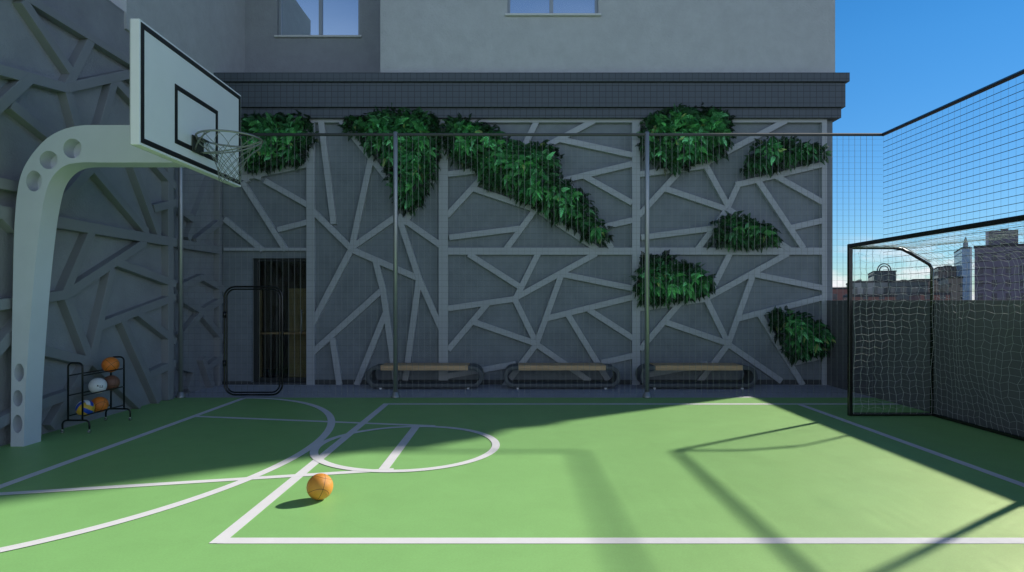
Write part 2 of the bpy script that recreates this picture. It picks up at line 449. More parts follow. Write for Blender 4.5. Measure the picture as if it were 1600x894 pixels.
w1 = (-4.30, -2.79, 6.25, 7.75)
w2 = (-.075, 1.437, 6.165, 7.65)
parts = []
m = MB(); wall_holes(m, XLW, XE, -.3, 4.42, [door], YW, .3); parts.append(m.build('facade_wall', M['plaster'], bld))
m = MB(); wall_holes(m, -2.19, XE, 4.6, 22, [w2], 9.90, .3); parts.append(m.build('upper_wall', M['tower'], bld))
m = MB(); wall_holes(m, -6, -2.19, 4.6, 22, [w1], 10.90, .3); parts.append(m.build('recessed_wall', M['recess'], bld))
m = MB(); m.box(-2.19, -1.9, 10.2, 11.2, 4.6, 22); m.box(XE-.3, XE, 10.2, 20, -28, 22); m.box(-2.19, XE-.3, 19.7, 20, -28, 22); m.box(-9, XE-.3, 10.3, 19.7, 12, 12.2)
parts.append(m.build('side_wall', M['tower'], bld))
m = MB(); m.box(-9.5, -4.89, 7.55, 11.9, 4.85, 8.2); parts.append(m.build('side_wing', M['tower'], bld))
m = MB(); m.box(-9.5, XE, -6, 19.6, -28, -.36); parts.append(m.build('podium', M['tower'], bld))
m = relief(segs, back3, YW-YB); tr = m.build('relief_trellis', M['trellis'], bld, bevel=.004); parts.append(tr)
m = MB(); m.box(XLW+.075, bw(390,0)[0]-.002, YW-.035, YW, -.002, .05); m.box(bw(489,0)[0], 5.20, YW-.04, YW, -.002, .075); parts.append(m.build('base_course', M['skirt'], bld))
# cornice: three stepped bands, all tiled
for (p, z0, z1) in ((.07, 4.425, 4.585), (.115, 4.59, 4.99), (.16, 4.995, 5.14)):
    m = MB(); m.box(XLW+.02, XE+p, YW-p-.07, 10.2+.6, z0, z1); parts.append(m.build('cornice_band', M['tile'], bld, bevel=.004))
m = MB(); m.box(-4.87, XE, 9.915, 10.9, 5.14, 5.19); parts.append(m.build('ledge', M['tile'], bld))
for p_ in parts: local(p_, bld)
def window(h, yf, mull):
    fr = MB(); x0, x1, z0, z1 = h; t = .045; yy0, yy1 = yf+.07, yf+.13
    fr.box(x0, x1, yy0, yy1, z0, z0+t); fr.box(x0, x1, yy0, yy1, z1-t, z1); fr.box(x0, x0+t, yy0, yy1, z0+t, z1-t); fr.box(x1-t, x1, yy0, yy1, z0+t, z1-t)
    fr.box(mull-.03, mull+.03, yy0-.01, yy1, z0+t, z1-t)
    f = fr.build('window', M['win_frame'], bld, bevel=.004); local(f, bld)
    for a, b in ((x0+t, mull-.03), (mull+.03, x1-t)):
        g_ = MB(); g_.box(a, b, yf+.10, yf+.106, z0+t, z1-t); g_.build('pane', M['mirror'], f)
    s_ = MB(); s_.box(x0-.04, x1+.04, yf-.045, yf+.12, z0-.035, z0-.002); s_.build('sill', M['sill'], f, bevel=.004)
window(w1, 10.90, -3.53); window(w2, 9.90, .66)
# glazed door with a dim room and wooden counter behind
dx0, dx1, dz1 = door[0], door[1], door[3]
m = MB(); t = .075
m.box(dx0, dx0+t, YW+.06, YW+.14, .03, dz1); m.box(dx1-.05, dx1, YW+.06, YW+.14, .03, dz1); m.box(dx0+t, dx1-.05, YW+.06, YW+.14, dz1-.05, dz1); m.box(dx0+t, dx1-.05, YW+.06, YW+.14, .03, .10)
dr = m.build('door', M['door_frame'], bld, bevel=.004); local(dr, bld)
m = MB(); m.box(dx0+t, dx1-.05, YW+.10, YW+.108, .10, dz1-.05); m.build('pane', M['door_glass'], dr)
m = MB(); m.tube([(dx1-.14, YW+.03, .85), (dx1-.14, YW+.03, 1.25)], .011, 8)
for z in (.9, 1.2): m.tube([(dx1-.14, YW+.03, z), (dx1-.14, YW+.10, z)], .007, 6)
m.build('handle', M['rim_metal'], dr, smooth=True)
m = MB(); m.box(dx0-.02, dx1+.02, YW-.05, YW+.30, -.002, .028); m.build('threshold', M['skirt'], dr)
m = MB(); X0, X1, Y0, Y1 = dx0-1.0, dx1+1.0, YW+.302, YW+2.3
m.add([(X0,Y0,-.001),(X1,Y0,-.001),(X1,Y1,-.001),(X0,Y1,-.001),(X0,Y0,2.4),(X1,Y0,2.4),(X1,Y1,2.4),(X0,Y1,2.4)], [(0,1,2,3),(7,6,5,4),(2,6,7,3),(0,3,7,4),(1,5,6,2)])
p_ = m.build('interior_room', M['dark'], bld); local(p_, bld)
m = MB(); m.box(dx0-.3, dx1+.3, YW+.32, YW+.62, .82, .85); p_ = m.build('counter', M['wood'], bld, bevel=.003); local(p_, bld)
m = MB(); m.box(-5.2, -4.49, YW+.70, YW+.74, .0, 1.62); m.box(-4.0, -3.3, YW+.70, YW+.74, .0, 1.62); p_ = m.build('tan_screen', M['tan'], bld); local(p_, bld)

# ------------------------------------------------------------------ left boundary wall
lwall = empty('boundary_wall', (XLW-.1, 3, 0), label='high grey plastered side wall with angular relief bars left of the basketball hoop', cat='wall')
m = MB(); m.box(XLW-.3, XLW, -4, 9.978, -.3, 5.04); p_ = m.build('wall_body', M['side_plaster'], lwall); local(p_, lwall)
m = MB(); m.box(XLW-.32, XLW, -4.0, 9.9, 5.042, 5.075); p_ = m.build('coping', M['side_trellis'], lwall, bevel=.004); local(p_, lwall)
ls = []
for a, b in (((38,0),(113,112)),((150,52),(107,137)),((107,137),(203,116)),((-2,108),(108,138)),((49,122),(-10,176)),((20,163),(100,228)),
             ((107,137),(133,235)),((181,126),(141,270)),((184,127),(262,212)),((142,266),(80,338)),((148,262),(232,363)),((208,250),(250,366)),((240,250),(276,292)),
             ((242,326),(276,317)),((0,286),(60,297)),((-2,325),(30,358)),((203,116),(265,175)),
             ((147,358),(102,463)),((230,378),(106,460)),((183,409),(276,444)),((178,420),(145,560)),((20,474),(107,460)),((106,462),(143,560)),((-5,477),(40,472)),
             ((155,511),(276,464)),((193,498),(250,628)),((218,488),(276,534)),((40,541),(145,566)),((145,562),(222,634)),((236,586),(276,567)),((146,560),(84,668)),((40,641),(142,605)),((-5,553),(40,500)),((-5,665),(40,640)),
             ((286,330),(308,346)),((333,276),(296,374)),((308,378),(352,342)),((286,448),(318,433)),((318,433),(353,453)),((286,467),(319,487)),((319,487),(353,466)),((286,527),(319,486)),((319,492),(353,533)),
             ((319,560),(334,604)),((286,573),(309,579)),((309,576),(296,610)),((353,556),(327,575)),((286,250),(330,214)),((330,214),(352,240))):
    p, q = lw(*a), lw(*b)
    ls.append((p, q, .105))
    if min(p[0], q[0]) < 8.4:
        p2, q2 = (11.0-p[0], p[1]), (11.0-q[0], q[1])
        ls.append((p2, q2, .105)) if max(p2[0], q2[0]) < 5.6 else None
ZT, ZM = 4.42, 2.235
ls = [((-3.9, ZT+.0), (9.9, ZT+.0), .085), ((-3.9, ZM), (9.9, ZM), .125), ((8.42, -.001), (8.42, ZT), .135), ((9.86, 0), (9.86, ZT), .09), ((2.4, 0), (2.4, ZT), .135), ((-3.8, 0), (-3.8, ZT), .135)] + ls
ls = [(a, b, w) for a, b, w in ls if min(a[1], b[1]) > -.3]
def clipz(a, b):
    (y0, z0), (y1, z1) = a, b
    if z0 > z1: (y0, z0), (y1, z1) = (y1, z1), (y0, z0)
    if z0 < .0: y0 += (y1-y0)*(0-z0)/(z1-z0); z0 = 0
    if z1 > ZT: y1 += (y0-y1)*(z1-ZT)/(z1-z0); z1 = ZT
    return (y0, z0), (y1, z1)
ls = [(*clipz(a, b), w) for a, b, w in ls]
m = relief(ls, lambda a, b, h: (XLW+h, a, b), XL-XLW)
p_ = m.build('relief_trellis', M['side_trellis'], lwall, bevel=.004); local(p_, lwall)

# ------------------------------------------------------------------ right parapet
par = MB(); par.box(XR, XR+.24, -4, YW-.001, -.3, 1.408)
tag(par.build('parapet_wall', M['parapet'], None, bevel=.006), 'low dark grey parapet wall behind the football goal, topped by wire fence', 'wall')

# ------------------------------------------------------------------ fences
MESH = .0852
fz = 3.80
fence = empty('wire_fence', (0, YF, 0), label='black wire mesh fence on round posts across the rear of the court', cat='fence', group='wire fences around the court')
def post(x, y, z0, z1, parent, r=.033):
    m = MB(); m.lathe([(0,z0),(r,z0),(r,z1-.012),(r-.008,z1),(0,z1)], (x,y,0), 20)
    o = m.build('post', M['fence'], parent, smooth=False); local(o, parent)
    for p in o.data.polygons: p.use_smooth = abs(p.normal.z) < .5
    b = MB(); b.lathe([(0,z0),(r*2.0,z0),(r*2.0,z0+.018),(r*1.75,z0+.03),(r*1.3,z0+.075),(r+.001,z0+.085)], (x,y,0), 20)
    b.build('base_flange', M['fence'], o, smooth=True)
for x in (-4.785, -1.683, 1.951): post(x, YF, .001, fz+.04, fence)
m = MB(); m.tube([(XL+.01, YF, fz), (XRF, YF, fz)], .022, 12); o = m.build('top_rail', M['rail'], fence, smooth=True); local(o, fence)
gx0, gx1, gz0, gz1 = -4.16, -3.29, .045, 1.62
m = MB(); x = XL+.06
while x < XR-.02:
    m.edge((x, YF, .02), (x, YF, fz-.02), .0021, 4); x += MESH
m2 = m.build('wire_mesh', M['wire'], fence); local(m2, fence)
m = MB(); z = fz-.022-MESH/2
while z > .03:
    m.edge((XL+.03, YF+.004, z), (XRF if z > 1.41 else XR-.002, YF+.004, z), .0011, 4); z -= MESH
m2 = m.build('wire_mesh', M['wire_dark'], fence); local(m2, fence)

fr_ = empty('wire_fence', (XRF, 2.5, 1.408), label='wire mesh fence with dark top rail standing on the right parapet against the sky', cat='fence', group='wire fences around the court')
m = MB(); m.tube([(XRF, -3.8, fz), (XRF, YF, fz)], .026, 12); o = m.build('top_rail', M['goal'], fr_, smooth=True); local(o, fr_)
for yy in (4.2, -.0, -3.8):
    m = MB(); m.lathe([(0,1.409),(.03,1.409),(.03,fz),(0,fz)], (XRF,yy,0), 16); o = m.build('post', M['goal'], fr_, smooth=False); local(o, fr_)
m = MB(); z = fz-.03-MESH*.9
while z > 1.43:
    m.edge((XRF+.004, -3.8, z), (XRF+.004, YF, z), .0036, 4); z -= MESH*.985
m2 = m.build('wire_mesh', M['wire_dark'], fr_); local(m2, fr_)
m = MB(); y = YF-.02
while y > -3.8:
    m.edge((XRF-.002, y, 1.41), (XRF-.002, y, fz-.02), .0009, 4); y -= MESH*1.15
m2 = m.build('wire_mesh', M['wire'], fr_); local(m2, fr_)

gate = empty('fence_gate', ((gx0+gx1)/2, YF, 0), label='narrow gate of double black tube with rounded corners in front of the dark door', cat='gate')
for nm, inset, r, yy in (('outer_frame', 0, .0135, YF-.026), ('inner_frame', .036, .011, YF-.03)):
    m = MB(); m.tube([(x, yy, z) for x, z in rrect(gx0+.018+inset, gx1-.018-inset, gz0+inset, gz1-.018-inset, .155-inset, 8)], r, 10, closed=True)
    o = m.build(nm, M['goal'], gate, smooth=True); local(o, gate)
for z in (.5, 1.2):
    m = MB(); m.tube([(gx0+.018, YF-.03, z-.045), (gx0+.018, YF-.03, z+.045)], .022, 10)
    o = m.build('hinge', M['goal'], gate, smooth=True); local(o, gate)

# ------------------------------------------------------------------ fern clusters
def frond(mb, o, d, L, droop, col, roll, wide=.30):
    n = 9 if L < .14 else 12
    p = Vector(o); d = Vector(d).normalized(); stepl = L/n
    pts = [p.copy()]; dirs = [d.copy()]
    for i in range(n):
        d = (d + Vector((0,0,-1))*droop/n*(1+i/n)).normalized()
        p = p + d*stepl; pts.append(p.copy()); dirs.append(d.copy())
    side0 = dirs[0].cross(Vector((0,-1,0)))
    if side0.length < .1: side0 = Vector((1,0,0))
    side0.normalize(); side0 = Matrix.Rotation(roll, 3, dirs[0]) @ side0
    for i in range(1, n+1):
        t = i/n; ll = L*wide*.92*(min(1, t*7+.3)*(1.04-t)**.75)*(1.0 if i % 2 else .92)
        dd = dirs[i]; s_ = (side0 - dd*side0.dot(dd)).normalized(); nn = s_.cross(dd)
        wv = stepl*.5
        for sg in (-1, 1):
            a = (s_*sg*.88 + dd*.55 + nn*(-.10+random.uniform(-.18,.18)) + Vector((0,0,-.05))).normalized()
            b = (dd - a*dd.dot(a)).normalized()
            q = pts[i]
            l2 = ll*random.uniform(.85,1.12)
            k = random.uniform(.82,1.2)*(.78+.55*t)
            cc = (col[0]*k, col[1]*k, col[2]*k)
            dn = Vector((0,0,-.10*l2))
            mb.add([q - b*wv*.35, q + a*l2*.45 - b*wv + nn*.004, q + a*l2 + dn, q + a*l2*.5 + b*wv + nn*.004, q + b*wv*.35], [(0,1,2),(0,2,4),(2,3,4)], 0, cc)
    # tip
    d_ = dirs[-1]; s_ = (side0 - d_*side0.dot(d_)).normalized()
    mb.add([pts[-1]-s_*.008, pts[-1]+s_*.008, pts[-1]+d_*L*.09], [(0,1,2)], 0, col)
    for i in range(0, n):   # rachis
        s_ = (side0 - dirs[i]*side0.dot(dirs[i])).normalized()*.0022
        mb.add([pts[i]-s_, pts[i]+s_, pts[i+1]+s_, pts[i+1]-s_], [(0,1,2,3)], 0, (col[0]*1.2, col[1]*.9, col[2]*.8))
def inpoly(x, y, P):
    c_ = False; j = len(P)-1
    for i in range(len(P)):
        if (P[i][1] > y) != (P[j][1] > y) and x < (P[j][0]-P[i][0])*(y-P[i][1])/(P[j][1]-P[i][1]) + P[i][0]: c_ = not c_
        j = i
    return c_
def fern(poly, label, dens=980):
    P = [bw(*p) for p in poly]
    xs = [p[0] for p in P]; zs = [p[1] for p in P]
    cx, cz = sum(xs)/len(xs), sum(zs)/len(zs)
    area = abs(sum(P[i][0]*P[(i+1) % len(P)][1]-P[(i+1) % len(P)][0]*P[i][1] for i in range(len(P))))/2
    mb = MB(); cnt = int(area*dens); k = 0
    while k < cnt:
        x = random.uniform(min(xs), max(xs)); z = random.uniform(min(zs), max(zs))
        if not inpoly(x, z, P): continue
        # distance to the outline gives the bulge
        dmin = 9
        for i in range(len(P)):
            a = Vector(P[i]); b = Vector(P[(i+1) % len(P)]); t = max(0, min(1, (Vector((x, z))-a).dot(b-a)/(b-a).length_squared))
            dmin = min(dmin, (a+(b-a)*t-Vector((x, z))).length)
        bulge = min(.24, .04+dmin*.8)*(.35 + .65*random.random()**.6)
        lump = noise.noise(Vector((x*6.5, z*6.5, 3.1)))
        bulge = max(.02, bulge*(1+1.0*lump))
        o = Vector((x, YB-.015-bulge, z))
        az = random.uniform(-1.5, 1.5)
        d = Vector((math.sin(az)*.9, -.30-.35*random.random(), random.uniform(-.9, .75)))
        if z > cz and random.random() < .4: d.z = random.uniform(.3, 1.0)
        L = random.uniform(.09, .20)*(1 if dmin > .08 else .85)
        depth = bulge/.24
        hue = random.random()
        if hue < .62: col = (.012,.060,.018)
        elif hue < .86: col = (.030,.115,.032)
        elif hue < .985: col = (.055,.17,.075)
        else: col = (.11,.15,.05)
        f = (.10+1.0*min(1, depth)**1.4)*random.uniform(.6,1.25)*(1+.6*lump)  # shade inside the clump painted in: fronds near the wall get darker colour
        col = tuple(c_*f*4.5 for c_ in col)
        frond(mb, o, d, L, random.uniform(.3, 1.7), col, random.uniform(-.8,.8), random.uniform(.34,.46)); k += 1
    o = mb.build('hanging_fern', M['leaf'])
    o.data.transform(Matrix.Translation((-cx, -YB, -cz))); o.location = (cx, YB, cz)
    tag(o, label, 'plant', 'ferns growing on the relief wall'); return o
fern([(382,186),(400,182),(425,184),(455,180),(480,184),(492,200),(494,220),(480,236),(478,258),(455,256),(430,262),(405,266),(385,262),(376,230)], 'broad fern clump at the upper left of the relief wall, just behind the basketball hoop')
fern([(540,190),(575,180),(600,174),(640,176),(680,180),(690,195),(688,230),(682,270),(668,300),(658,325),(636,332),(620,318),(612,290),(604,262),(592,248),(575,238),(562,215),(542,206)], 'tall wedge-shaped fern clump narrowing downward behind the left fence post')
fern([(694,190),(712,186),(735,192),(770,200),(788,218),(815,228),(850,226),(872,236),(876,258),(868,276),(900,290),(918,310),(925,332),(945,350),(952,370),(942,380),(918,374),(895,352),(866,346),(842,328),(810,312),(780,296),(755,290),(738,262),(712,256),(698,238)], 'longest fern clump, trailing diagonally down to the right across the centre of the relief wall')
fern([(1004,190),(1022,178),(1060,168),(1085,172),(1120,176),(1138,186),(1140,206),(1134,230),(1126,246),(1105,250),(1078,260),(1050,270),(1030,262),(1008,250),(998,225)], 'dense rounded fern clump at the top of the wall behind the right fence post')
fern([(1186,224),(1200,214),(1215,222),(1232,218),(1246,226),(1262,226),(1285,236),(1290,246),(1272,252),(1240,256),(1215,264),(1190,270),(1160,272),(1156,264),(1168,246),(1172,230)], 'spreading fern clump nearest the top right end of the relief wall')
fern([(1112,352),(1128,338),(1148,334),(1172,344),(1192,348),(1212,364),(1214,378),(1190,384),(1160,386),(1130,382),(1108,380)], 'smallest fern clump, low mound on the middle bar right of the right fence post')
fern([(996,410),(1012,400),(1040,398),(1056,408),(1080,414),(1096,422),(1112,438),(1112,452),(1090,462),(1072,470),(1040,472),(1012,476),(996,468),(990,440)], 'bushy fern clump below the middle bar directly above the rightmost bench')
fern([(1198,488),(1212,482),(1232,486),(1256,494),(1282,506),(1298,520),(1302,540),(1290,552),(1256,556),(1232,560),(1216,540),(1208,516),(1196,502)], 'lowest fern clump, in the corner beside the right parapet wall')

# ------------------------------------------------------------------ benches
def make_bench():
    root = empty('bench', (0,0,0))
    W, D, z0, z1, r, t = 1.85, .40, .028, .368, .165, .062
    out = rrect(-W/2, W/2, z0, z1, r, 10); inn = rrect(-W/2+t, W/2-t, z0+t, z1-t, r-t, 10)
    m = MB(); n = len(out)
    vs = [(x, 0, z) for x, z in out]+[(x, 0, z) for x, z in inn]+[(x, D, z) for x, z in out]+[(x, D, z) for x, z in inn]
    fs = []
    for i in range(n):
        j = (i+1) % n
        fs += [(i, n+i, n+j, j), (2*n+i, 2*n+j, 3*n+j, 3*n+i), (i, j, 2*n+j, 2*n+i), (n+i, 3*n+i, 3*n+j, n+j)]
    m.add(vs, fs); o = m.build('shell', M['bench_frame'], root, bevel=.006)
    for p in o.data.polygons: p.use_smooth = True
    m = MB(); k = 5; sw = (D+.012-.004*(k-1))/k
    for i in range(k):
        y0 = -.006 + i*(sw+.004); m.box(-.69, .69, y0, y0+sw, z1-t-.004, z1+.012)
    m.build('seat', M['wood'], root, bevel=.004)
    for x in (-.70, .69):
        for y in (.03, D-.03):
            f = MB(); f.lathe([(0,0),(.02,0),(.022,.006),(.022,.029),(0,.029)], (x,y,0), 12); f.build('foot', M['foot'], root, smooth=False)
    return root
b0 = make_bench()
for i, (x, lab) in enumerate(((-1.385, 'leftmost of three rounded loop benches with wooden seat, behind the left fence post'), (.792, 'middle of three rounded loop benches with wooden seat, between the two fence posts'), (2.957, 'rightmost of three rounded loop benches with wooden seat, partly behind the right fence post'))):
    o = b0 if i == 0 else copy_tree(b0)
    o.location = (x, 9.40, -.002); tag(o, lab, 'bench', 'loop benches along the rear wall')

# ------------------------------------------------------------------ basketball hoop
hoop = empty('basketball_hoop', (-4.7, 5.81, 0), label='basketball hoop with white backboard on a curved pale grey post with round holes', cat='basketball hoop')
def pp(u, v): return ((u-800)*5.71/930, EYE+(470-v)*5.71/930)
outer = [(16.5,698.5),(18,560),(20,455),(21.5,380),(24,330),(27.5,298),(32,276),(40,257),(55,235),(75,215),(100,202),(128,196),(160,195.5)]
inner = [(160,254),(128,254),(105,257.5),(88,269),(75,290),(66,328),(60,370),(54,424),(47.5,500),(40,608),(37,698.5)]
def smooth_poly(P, n=5):
    out_ = []
    for i in range(len(P)-1):
        p0 = Vector(P[max(0,i-1)]); p1 = Vector(P[i]); p2 = Vector(P[i+1]); p3 = Vector(P[min(len(P)-1,i+2)])
        for k in range(n):
            t = k/n
            out_.append(.5*((2*p1)+(p2-p0)*t+(2*p0-5*p1+4*p2-p3)*t*t+(3*p1-p0-3*p2+p3)*t*t*t))
    out_.append(Vector(P[-1])); return out_
po = [pp(*p) for p in outer]; pi_ = [pp(*p) for p in inner]
ol = smooth_poly(po) + [Vector((-3.085, po[-1][1])), Vector((-3.085, pi_[0][1]))] + smooth_poly(pi_)
ol[0].y = 0.001; ol[-1].y = .001
holes = [((113,232),.088,.094),((76,250),.086,.087),((53,283),.075,.10),((29.8,582.3),.047,.086),((27.6,622.5),.047,.078),((27.4,662.4),.047,.088)]
def curve_slab(outl, hs, y0, y1):
    cu = bpy.data.curves.new('tmp', 'CURVE'); cu.dimensions = '2D'; cu.fill_mode = 'BOTH'; cu.extrude = (y1-y0)/2
    def sp(pts):
        s_ = cu.splines.new('POLY'); s_.points.add(len(pts)-1); s_.use_cyclic_u = True
        for i, p in enumerate(pts): s_.points[i].co = (p[0], p[1], 0, 1)
    sp(outl)
    for (c_, a, b) in hs:
        cc = pp(*c_); sp([(cc[0]+a*math.cos(2*PI*k/40), cc[1]+b*math.sin(2*PI*k/40)) for k in range(40)])
    ob = bpy.data.objects.new('tmp', cu); COL.objects.link(ob); bpy.context.view_layer.update()
    me = bpy.data.meshes.new_from_object(ob.evaluated_get(bpy.context.evaluated_depsgraph_get()))
    bpy.data.objects.remove(ob); bpy.data.curves.remove(cu)
    vs = [(v.co.x, (y0+y1)/2 - v.co.z, v.co.y) for v in me.vertices]; fs = [tuple(p.vertices)[::-1] for p in me.polygons]
    bpy.data.meshes.remove(me); return vs, fs
m = MB(); vs, fs = curve_slab(ol, holes, 5.71, 5.845); m.add(vs, fs); vs, fs = curve_slab(ol, [], 5.845, 5.92); m.add(vs, fs)
import bmesh
pole = m.build('post', M['pole_paint'], hoop)
bm = bmesh.new(); bm.from_mesh(pole.data); bmesh.ops.remove_doubles(bm, verts=bm.verts, dist=.0004); bmesh.ops.recalc_face_normals(bm, faces=bm.faces)
bm.to_mesh(pole.data); bm.free()
local(pole, hoop)
es = pole.modifiers.new('smooth', 'EDGE_SPLIT'); es.split_angle = R(35)
for p in pole.data.polygons: p.use_smooth = True
XB = -3.004; by0, by1, bz0, bz1 = 4.80, 6.60, 2.66, 3.677
m = MB(); m.box(XB-.075, XB, by0, by1, bz0, bz1); brd = m.build('backboard', [M['board']], hoop, bevel=.004); local(brd, hoop)
def brect(mb, y0, y1, z0, z1, w, x):
    mb.box(x, x+.003, y0, y1, z0, z0+w); mb.box(x, x+.003, y0, y1, z1-w, z1); mb.box(x, x+.003, y0, y0+w, z0+w, z1-w); mb.box(x, x+.003, y1-w, y1, z0+w, z1-w)
m = MB(); brect(m, by0+.015, by1-.015, bz0+.02, bz1-.02, .044, XB+.0005); m.build('border_stripe', M['black'], brd)
m = MB(); brect(m, 5.30, 6.075, 2.805, 3.335, .044, XB+.0005); m.build('target_square', M['black'], brd)
m = MB()
m.box(XB-.079, XB-.0755, by0+.001, by1-.001, bz0+.001, bz1-.001)
m.box(XB-.105, XB-.079, by0+.2, by0+.26, bz0+.1, bz1-.1); m.box(XB-.105, XB-.079, by1-.26, by1-.2, bz0+.1, bz1-.1); m.box(XB-.105, XB-.079, by0+.26, by1-.26, 2.95, 3.01)
m.build('back_frame', M['board_rim'], brd)
RC = Vector((-2.695, 5.685, 2.945)); RR = .288
rim = MB(); rim.tube([RC+Vector((RR*math.cos(2*PI*k/48), RR*math.sin(2*PI*k/48), 0)) for k in range(48)], .0095, 10, closed=True)
rim_o = rim.build('rim', M['rim_metal'], hoop, smooth=True); local(rim_o, hoop)
m = MB(); m.box(XB+.004, XB+.016, 5.575, 5.775, 2.80, 2.957); m.box(XB+.016, XB+.08, 5.60, 5.75, 2.925, 2.94); m.build('mounting_plate', M['plate'], rim_o, bevel=.003)
m = MB()
for sg, a1 in ((-1, -100), (1, 62)):
    a = Vector((XB+.02, 5.675+sg*.07, 2.825)); e = RC+Vector((RR*math.cos(R(a1)), RR*math.sin(R(a1)), -.006)); mid = (a+e)/2+Vector((.0, sg*.05, -.035 if sg > 0 else .035))
    m.tube([(1-t)*(1-t)*a+2*t*(1-t)*mid+t*t*e for t in [k/12 for k in range(13)]], .007, 8)
a = Vector((XB+.02, 5.70, 2.82)); e = RC+Vector((RR*math.cos(R(10)), RR*math.sin(R(10)), -.008)); mid = Vector((-2.72, 5.72, 2.82))
m.tube([(1-t)*(1-t)*a+2*t*(1-t)*mid+t*t*e for t in [k/14 for k in range(15)]], .007, 8)
for k in range(12):
    an = 2*PI*k/12+.13; p = RC+Vector((RR*math.cos(an), RR*math.sin(an), -.011))
    m.tube([p+Vector((0,0,.004)), p+Vector((0,0,-.016))], .0035, 6)
m.build('brace', M['rim_metal'], rim_o, smooth=True)
net = MB(); rows = 8
def npt(i, j):
    t = j/rows; r_ = [.283,.215,.165,.135,.118,.108,.102,.098,.098][j]; zz = [-.012,-.10,-.165,-.215,-.26,-.30,-.335,-.37,-.40][j]
    an = 2*PI*(i+.5*(j % 2))/12+.13
    rnd = random.Random(i % 12*31+j); q = .004*(j > 0)
    return RC+Vector((r_*math.cos(an)+rnd.uniform(-q,q), r_*math.sin(an)+rnd.uniform(-q,q), zz+rnd.uniform(-q,q)*1.5))
for j in range(rows):
    for i in range(12):
        a = npt(i, j)
        for di in ((0, -1) if j % 2 == 0 else (0, 1)):
            b = npt((i+di) % 12, j+1)
            if j == 0:
                tang = Vector((-math.sin(2*PI*i/12+.13), math.cos(2*PI*i/12+.13), 0))*(1 if di == 0 else -1)
                c1 = a + tang*.055+Vector((0,0,-.055))
                net.tube([(1-t)*(1-t)*a+2*t*(1-t)*c1+t*t*b for t in (0,.2,.4,.6,.8,1)], .0028, 5, caps=False)
            else: net.edge(a, b, .0028, 5)
net.build('net', M['rope'], rim_o, smooth=True)

# ------------------------------------------------------------------ balls
def quadsphere(r, n, matfn, name, mats):
    m = MB()
    for ax in range(6):
        vs = []
        for i in range(n+1):
            for j in range(n+1):
                a = math.tan((i/n-.5)*PI/2); b = math.tan((j/n-.5)*PI/2)
                p = [(1,a,b),(-1,b,a),(b,1,a),(a,-1,b),(a,b,1),(b,a,-1)][ax]
                vs.append(Vector(p).normalized()*r)
        for i in range(n):
            for j in range(n):
                q = (i*(n+1)+j, (i+1)*(n+1)+j, (i+1)*(n+1)+j+1, i*(n+1)+j+1)
                m.add([vs[k] for k in q], [(0,1,2,3)], matfn(ax, (i+.5)/n, (j+.5)/n))
    o = m.build(name, mats, None, smooth=True)
    bm = bmesh.new(); bm.from_mesh(o.data); bmesh.ops.remove_doubles(bm, verts=bm.verts, dist=.0002); bmesh.ops.recalc_face_normals(bm, faces=bm.faces); bm.to_mesh(o.data); bm.free()
    return o
BR = .0875
def ball(name, label, cat, loc, rot, mats, fn=lambda *a: 0, r=BR, group=None):
    o = quadsphere(r, 24, fn, name, mats); o.location = loc; o.rotation_euler = [R(a) for a in rot]; tag(o, label, cat, group); return o
ball('basketball', 'orange basketball lying alone on the sunlit green court', 'basketball', (-1.352, 4.19, .0915), (62, 20, 30), [M['bball']], r=.09)
dzb = math.sqrt((BR+.007)**2-.0755**2)
ball('basketball', 'orange basketball alone on the top shelf of the black ball rack', 'basketball', (-4.60, 6.82, .61+dzb), (40, 35, 100), [M['bball3']], group='balls on the ball rack')
ball('basketball', 'brown leather basketball behind the white ball on the middle shelf of the ball rack', 'basketball', (-4.60, 6.83, .40+dzb), (80, 10, 60), [M['bball2']], group='balls on the ball rack')
def wfn(ax, a, b):
    if ax == 3 and .38 < b < .46 and .25 < a < .7 and math.sin(a*40) > -.3: return 1
    if ax == 3 and .46 < b < .50 and .30 < a < .38: return 1
    if ax == 3 and .30 < b < .34 and .45 < a < .75: return 1
    return 0
ball('white_ball', 'white ball with small black markings on the middle shelf of the ball rack', 'ball', (-4.60, 6.61, .40+dzb), (-10, 6, 48), [M['volley_w'], M['black']], wfn, group='balls on the ball rack')
ball('basketball', 'orange basketball beside the volleyball on the bottom shelf of the ball rack', 'basketball', (-4.60, 6.635, .185+dzb), (40, 20, 60), [M['bball3']], group='balls on the ball rack')
def vfn(ax, a, b):
    k = min(2, int(a*3)); 
    return [0,1,0][k] if ax % 2 == 0 else [1,0,2][k]
def vfn2(ax, a, b):
    t = a if ax in (0, 2, 4) else b
    if abs(t-.5) < .17: return 1
    return 0 if (t > .5) == (ax % 2 == 0) else (2 if ax in (1, 4) else 0)
ball('volleyball', 'yellow, blue and white panelled volleyball on the bottom shelf of the ball rack', 'volleyball', (-4.60, 6.415, .185+dzb), (25, 30, 70), [M['volley_y'], M['volley_b'], M['volley_w']], vfn2, group='balls on the ball rack')

